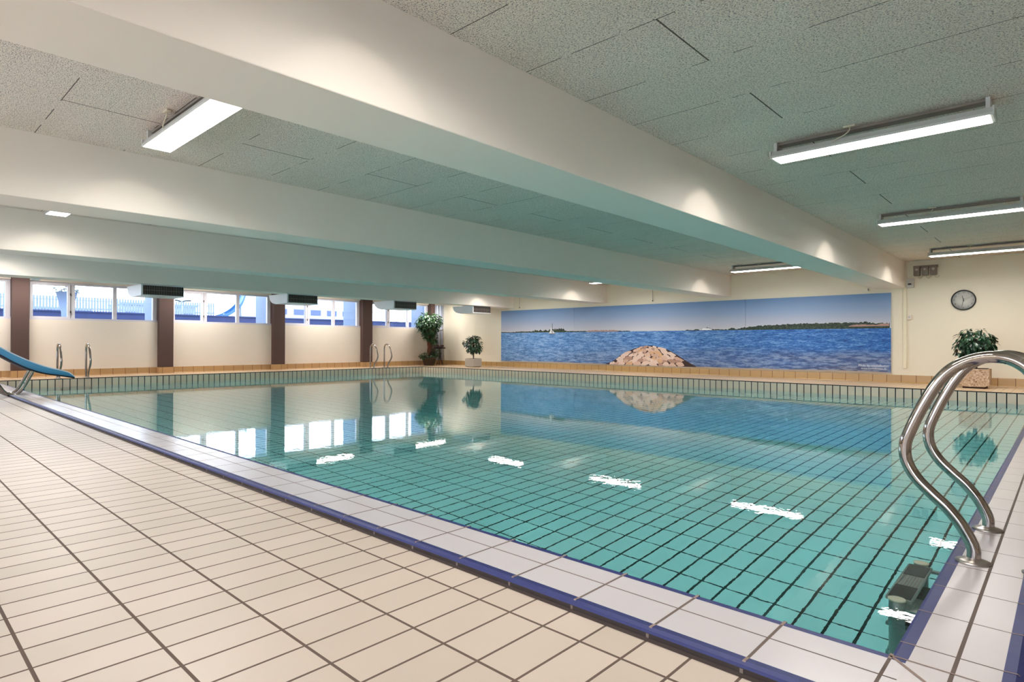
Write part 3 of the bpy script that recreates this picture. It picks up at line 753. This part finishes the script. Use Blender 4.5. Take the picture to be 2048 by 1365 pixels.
# boats
L_.append(([(-11.43, 1.042), (-11.15, 1.042), (-11.18, 1.020), (-11.39, 1.020)], 10, 3)); L_.append(([(-11.42, 1.056), (-11.16, 1.056), (-11.18, 1.045), (-11.40, 1.045)], 9, 3))
L_.append(([(-11.299, 1.056), (-11.294, 1.34), (-11.280, 1.34), (-11.275, 1.056)], 10, 4)); L_.append(([(-11.40, 1.06), (-11.300, 1.06), (-11.300, 1.25)], 9, 3)); L_.append(([(-11.275, 1.06), (-11.20, 1.065), (-11.275, 1.15)], 9, 3))
L_.append(([(-6.66, 1.083), (-6.36, 1.083), (-6.32, 1.102), (-6.66, 1.102)], 9, 3)); L_.append(([(-6.60, 1.102), (-6.40, 1.102), (-6.42, 1.13), (-6.58, 1.13)], 9, 3)); L_.append(([(-6.50, 1.13), (-6.38, 1.13), (-6.38, 1.137), (-6.50, 1.137)], 10, 3)); L_.append(([(-6.47, 1.13), (-6.45, 1.13), (-6.45, 1.155), (-6.47, 1.155)], 10, 3))
# rock mound: dark silhouette then individual boulders
outl = [(-9.40, .195), (-9.2, .25), (-9.05, .34), (-8.95, .42), (-8.75, .52), (-8.55, .60), (-8.35, .66), (-8.15, .69), (-7.95, .70), (-7.8, .67), (-7.6, .63), (-7.4, .55), (-7.2, .44), (-7.05, .35), (-6.9, .27), (-6.75, .20)]
L_.append((outl + [(-6.75, .182), (-9.40, .182)], 3, 2))
def top_at(x):
    for i in range(len(outl)-1):
        if outl[i][0] <= x <= outl[i+1][0]:
            tt = (x-outl[i][0])/(outl[i+1][0]-outl[i][0]); return outl[i][1]*(1-tt)+outl[i+1][1]*tt
    return .19
rr = random.Random(11); rowz = .66; row = 0; lay = 3.0
while rowz > .20:
    hgt = .135 - .065*(rowz-.2)/.5; x = -9.35 + rr.uniform(0, .1)
    while x < -6.78:
        wd = hgt*rr.uniform(1.2, 2.9)*(.5 if x > -7.30 else 1); cx = x+wd/2; pz0 = rowz + rr.uniform(-.02, .02)
        if top_at(cx) > pz0+hgt*.1:
            k = rr.randint(6, 9); P = []; sk = .22*(1 if cx < -8.1 else -1); tilt = rr.uniform(-.12, .12)
            for j in range(k):
                a = 2*PI*j/k + rr.uniform(-.25, .25); px = cx + .53*wd*math.cos(a)*rr.uniform(.8, 1.05)
                P.append((px, pz0 + .56*hgt*math.sin(a)*rr.uniform(.7, 1.05) + (sk+tilt)*(px-cx)))
            cl = lambda p: (p[0], max(.184, min(p[1], top_at(p[0])+.008)))
            dark = x > -7.25 and rr.random() < .55
            L_.append(([cl((p[0]+.010, p[1]-.022)) for p in P], 3, lay)); lay += .03
            if not dark: L_.append(([cl(p) for p in P], rr.choice([4, 4, 5, 6, 6, 7, 8]), lay)); lay += .03
        x += wd*rr.uniform(.72, .95)
    rowz -= hgt*.66; row += 1
mural = thing('wall_mural', 'long seaside photo mural with rock mound and sailboat on the cream wall', 'mural', (0, 0, 0))
for (a, b) in ((MX0, -10.479), (-10.475, -5.536), (-5.532, MX1)):
    bm = B(); box(bm, a, b, MY, YW, MZ0, MZ1, 0)
    for poly, mi, lay in L_:
        P = inpoly(poly, a, b)
        if P and len(P) >= 3:
            y = MY - .0004*lay
            try:
                f = bm.faces.new([bm.verts.new((p[0], y, p[1])) for p in P]); f.material_index = mi
                f.normal_update()
                if f.normal.y > 0: f.normal_flip()
            except Exception: pass
    if b == MX1:
        R_ = Matrix.Rotation(PI/2, 4, 'X')
        text_bm(bm, 'Made by mediaButton', .062, Matrix.Translation((-2.93, MY-.003, .318)) @ R_, mi=9)
        text_bm(bm, 'www.mediabutton.dk', .052, Matrix.Translation((-2.93, MY-.003, .262)) @ R_, mi=9)
    bmesh.ops.triangulate(bm, faces=[f for f in bm.faces if len(f.verts) > 4])
    obj('mural_panel', bm, MM, mural)

# ------------------------------------------------------------------ clock
t = thing('wall_clock', 'round white wall clock with a thin black rim', 'clock', (-1.470, YW, 1.582))
bm = B(); lathe(bm, [(.172, -.012), (.172, -.034), (.176, -.038), (.186, -.036), (.190, -.028), (.190, 0), (.05, 0)], 56, axis='y'); obj('rim', bm, 'black', t)
bm = B(); lathe(bm, [(0, -.013), (.174, -.013), (.174, -.006), (0, -.006)], 56, axis='y'); face = obj('clock_face', bm, 'greywhite', t)
bm = B(); R_ = Matrix.Rotation(PI/2, 4, 'X')
for h in range(1, 13):
    a = PI/2 - 2*PI*h/12; text_bm(bm, str(h), .038, Matrix.Translation((.142*math.cos(a), -.0145, .142*math.sin(a))) @ R_)
obj('numerals', bm, 'darkgrey', face)
def hand(name, ang, L, w, y, m):
    bm = B(); d = Vector((math.sin(ang), 0, math.cos(ang))); s = Vector((d.z, 0, -d.x)); o_ = Vector((0, y, 0))
    P = [o_-d*.025+s*w, o_+d*L+s*w*.6, o_+d*L-s*w*.6, o_-d*.025-s*w]; 
    for dy in (0, -.0015): quad(bm, [p+Vector((0, dy, 0)) for p in P])
    obj(name, bm, m, t)
hand('hour_hand', 2*PI*(11.53/12), .085, .005, -.018, 'black'); hand('minute_hand', 2*PI*32/60, .130, .004, -.021, 'black'); hand('second_hand', 2*PI*11/60, .14, .0015, -.024, 'boxgrey')

# ------------------------------------------------------------------ fittings on the mural wall
t = thing('switch_box', 'row of three grey rotary switch boxes above the clock side of the wall', 'switch box', (-2.06, YW, 2.18))
bm = B(); bbox(bm, -.20, .20, -.02, 0, .05, .10, .004); obj('back_plate', bm, 'boxgrey', t)
for k in (-1, 0, 1):
    bm = B(); bbox(bm, k*.135-.052, k*.135+.052, -.085, 0, -.10, .075, .010); b_ = obj('switch_housing', bm, 'boxgrey', t)
    bm = B(); lathe(bm, [(0, -.10), (.022, -.10), (.026, -.084)], 20, (k*.135, 0, .02), axis='y'); obj('knob', bm, 'greywhite', b_)
    bm = B(); tube(bm, smoothpath([(k*.135+.02, -.04, -.10), (k*.135+.03, -.04, -.14), (k*.135+.06, -.03, -.15), (k*.135+.09, -.02, -.11)], 4), .006, 8); obj('cable', bm, 'cable', b_)
t = thing('thermostat_box', 'small beige box with dark slot beside the vertical duct', 'box', (-2.305, YW, 1.945))
bm = B(); bbox(bm, -.065, .065, -.05, 0, -.085, .085, .006); obj('box_housing', bm, 'greywhite', t)
bm = B(); box(bm, -.035, .02, -.053, -.049, -.03, .0); obj('display', bm, 'black', t)
t = thing('socket_box', 'tiny pinkish box on the wall halfway down the duct', 'box', (-2.318, YW, 1.285))
bm = B(); bbox(bm, -.035, .035, -.04, 0, -.045, .045, .005); obj('box_housing', bm, 'wall_low', t); bm = B(); lathe(bm, [(0, -.042), (.02, -.042), (.022, -.038)], 16, (0, 0, 0), axis='y'); obj('socket', bm, 'greywhite', t)
bm = B(); bbox(bm, -2.425, -2.365, YW-.03, YW, .285, ZC-.03, .004); tag(obj('cable_duct', bm, 'duct'), 'slim vertical cream cable duct right of the mural', 'cable duct')
t = thing('sensor_box', 'small beige box above the right part of the mural', 'box', (-3.05, YW, 1.865))
bm = B(); bbox(bm, -.038, .038, -.045, 0, -.03, .03, .004); obj('box_housing', bm, 'wall', t); bm = B(); box(bm, .015, .035, -.048, -.044, -.022, .022); obj('dark_edge', bm, 'boxgrey', t)
t = thing('pull_cord', 'thin pull cord hanging against the wall above the middle of the mural', 'cord', (-7.946, YW-.03, 2.18))
bm = B(); tube(bm, [(0, 0, 0), (0, 0, -.30)], .004, 6); obj('cord', bm, 'boxgrey', t); bm = B(); lathe(bm, [(0, -.335), (.012, -.33), (.014, -.31), (.005, -.295)], 12); obj('cord_knob', bm, 'darkgrey', t)
t = thing('pull_cord', 'thin pull cord hanging above the left part of the mural', 'cord', (-12.60, YW-.03, 2.18))
bm = B(); tube(bm, [(0, 0, 0), (0, 0, -.30)], .004, 6); obj('cord', bm, 'boxgrey', t); bm = B(); lathe(bm, [(0, -.335), (.012, -.33), (.014, -.31), (.005, -.295)], 12); obj('cord_knob', bm, 'darkgrey', t)
bm = B(); bbox(bm, -13.30, -13.22, 1.98, 2.10, ZB-.035, ZB, .006); tag(obj('sensor_box', bm, 'white'), 'small white box under the beam above the first brown column', 'box')

# ------------------------------------------------------------------ outdoors beyond the left windows
bm = B(); box(bm, -27.0, XW-.3, -30, 45, .98, 1.0); box(bm, -120, -27.02, -60, 90, 1.88, 1.91); tag(obj('terrace_ground', bm, 'out_ground'), None, None, kind='structure')
bm = B(); box(bm, -27.3, -27.0, -20, 24, 1.0, 1.905); box(bm, -27.35, -26.96, -20, 24, 1.86, 1.912); tag(obj('retaining_wall', bm, 'out_blue'), 'low blue retaining wall outside below the windows', 'wall')
for i, (a, b) in enumerate(COLS):
    bm = B(); bbox(bm, -17.32, XW-.24, a, b, 1.0, 2.75, .01); struct('outer_column', bm, ['out_pale'])
t = thing('picket_fence', 'white picket fence outside the left windows', 'fence', (-28.0, 1.4, 1.91))
bm = B(); box(bm, -.02, .0, 0, 9.25, .10, .17); box(bm, -.02, 0, 0, 9.25, .43, .47); obj('rails', bm, 'out_white', t)
for k in range(98):
    y = k*.0945; bm = B(); prism(bm, [(y, 0), (y+.062, 0), (y+.062, .56), (y+.05, .585), (y+.012, .585), (y, .56)], 'x', 0, .018); obj('picket', bm, 'out_pale', t)
t = thing('outdoor_planter', 'tall tapered pale planter with a bush outside the first window', 'planter', (-24.6, 4.62, 1.0))
bm = B(); lathe(bm, [(.13, .0), (.15, .75), (.30, 1.42), (.32, 1.42), (.30, 1.40), (0, 1.38)], 28); obj('pot', bm, 'out_pale', t)
bm = B(); crown(bm, [((0, 0, 1.56), (.42, .42, .16), 1)], 160, .12, .06, .1); obj('foliage', bm, 'out_leaf', t)
t = thing('outdoor_water_slide', 'curved light blue water slide outside the second window', 'slide', (-30.0, 12.5, 1.91))
bm = B(); 
A_ = smoothpath([(0, -1.6, .08), (0, -.9, .14), (0, -.3, .38), (0, .2, .85), (0, .45, 1.6)], 6)
for p_, q_ in zip(A_[:-1], A_[1:]):
    quad(bm, [(0, p_.y, p_.z), (0, q_.y, q_.z), (0, q_.y+.02, q_.z-.16), (0, p_.y+.02, p_.z-.16)], 0)
    quad(bm, [(-.7, p_.y, p_.z), (-.7, q_.y, q_.z), (-.7, q_.y+.02, q_.z-.16), (-.7, p_.y+.02, p_.z-.16)], 0)
    quad(bm, [(0, p_.y+.02, p_.z-.14), (0, q_.y+.02, q_.z-.14), (-.7, q_.y+.02, q_.z-.14), (-.7, p_.y+.02, p_.z-.14)], 0)
obj('slide_trough', bm, 'out_slide', t)
for y in (-.5, .3):
    bm = B(); tube(bm, [(-.35, y, 0), (-.35, y, .25 if y < 0 else .8)], .05, 10); obj('support_post', bm, 'out_white', t)
t = thing('street_lamp', 'twin-armed lamp post outside the second window', 'street lamp', (-38.0, 12.62, 1.91))
bm = B(); tube(bm, [(0, 0, 0), (0, 0, 1.25)], .05, 10); obj('post', bm, 'out_white', t)
for s in (-1, 1):
    bm = B(); tube(bm, smoothpath([(0, 0, 1.2), (0, s*.2, 1.27), (0, s*.5, 1.30)], 4), .05, 8); obj('lamp_arm', bm, 'out_dark', t)
def house(name, label, x, y0, y1, z1, nwin, wz):
    t = thing(name, label, 'building', (x, y0, 1.91), 0, 'pale buildings outside')
    bm = B(); box(bm, -3, 0, 0, y1-y0, 0, z1); obj('wall', bm, 'out_white', t)
    bm = B(); box(bm, -3.2, .25, -.1, y1-y0+.1, z1, z1+.12); obj('roof_edge', bm, 'out_pale', t)
    w = (y1-y0)/nwin
    for k in range(nwin):
        bm = B(); box(bm, 0, .03, k*w+w*.2, k*w+w*.8, wz, wz+.42); obj('window', bm, 'out_window', t)
house('building', 'low pale building with a row of windows outside the second window', -50, 12.6, 17.6, 1.55, 4, .72)
house('building', 'pale building outside the third window', -44, 19.5, 28.0, 2.8, 6, 1.0)
house('building', 'pale building outside the first window', -60, 8.2, 13.0, 1.5, 3, .8)

# ------------------------------------------------------------------ daylight
w = bpy.data.worlds.new('World'); SC.world = w; w.use_nodes = True
bg = w.node_tree.nodes['Background']; bg.inputs[0].default_value = (0.80, .90, 1.0, 1); bg.inputs[1].default_value = 5.0

# ------------------------------------------------------------------ camera
cy, sy, cp, sp, cr, sr = math.cos(YAW), math.sin(YAW), math.cos(PITCH), math.sin(PITCH), math.cos(ROLL), math.sin(ROLL)
fw = Vector((-sy*cp, cy*cp, sp)); ri = Vector((cy, sy, 0)); up = ri.cross(fw)
R2 = cr*ri + sr*up; U2 = -sr*ri + cr*up
mt = Matrix.Identity(4)
for i in range(3): mt[i][0], mt[i][1], mt[i][2] = R2[i], U2[i], -fw[i]
mt.translation = Vector((0, 0, CAM_Z))
cd = bpy.data.cameras.new('camera'); cd.sensor_width = 36.0; cd.lens = F_PX/2048*36.0; cd.clip_start = .05; cd.clip_end = 400
cam = bpy.data.objects.new('camera', cd); COL.objects.link(cam); cam.matrix_world = mt; SC.camera = cam

SC.view_settings.view_transform = 'Standard'; SC.view_settings.look = 'None'; SC.view_settings.gamma = 1.0
SC.view_settings.use_curve_mapping = False; SC.view_settings.exposure = 0.70
c = SC.cycles
c.max_bounces = 9; c.diffuse_bounces = 4; c.glossy_bounces = 4; c.transmission_bounces = 7; c.transparent_max_bounces = 12
c.caustics_reflective = True; c.caustics_refractive = True; c.sample_clamp_indirect = 0.0; c.blur_glossy = 0.5
c.use_denoising = True; c.use_adaptive_sampling = True; c.adaptive_threshold = 0.10; c.adaptive_min_samples = 20
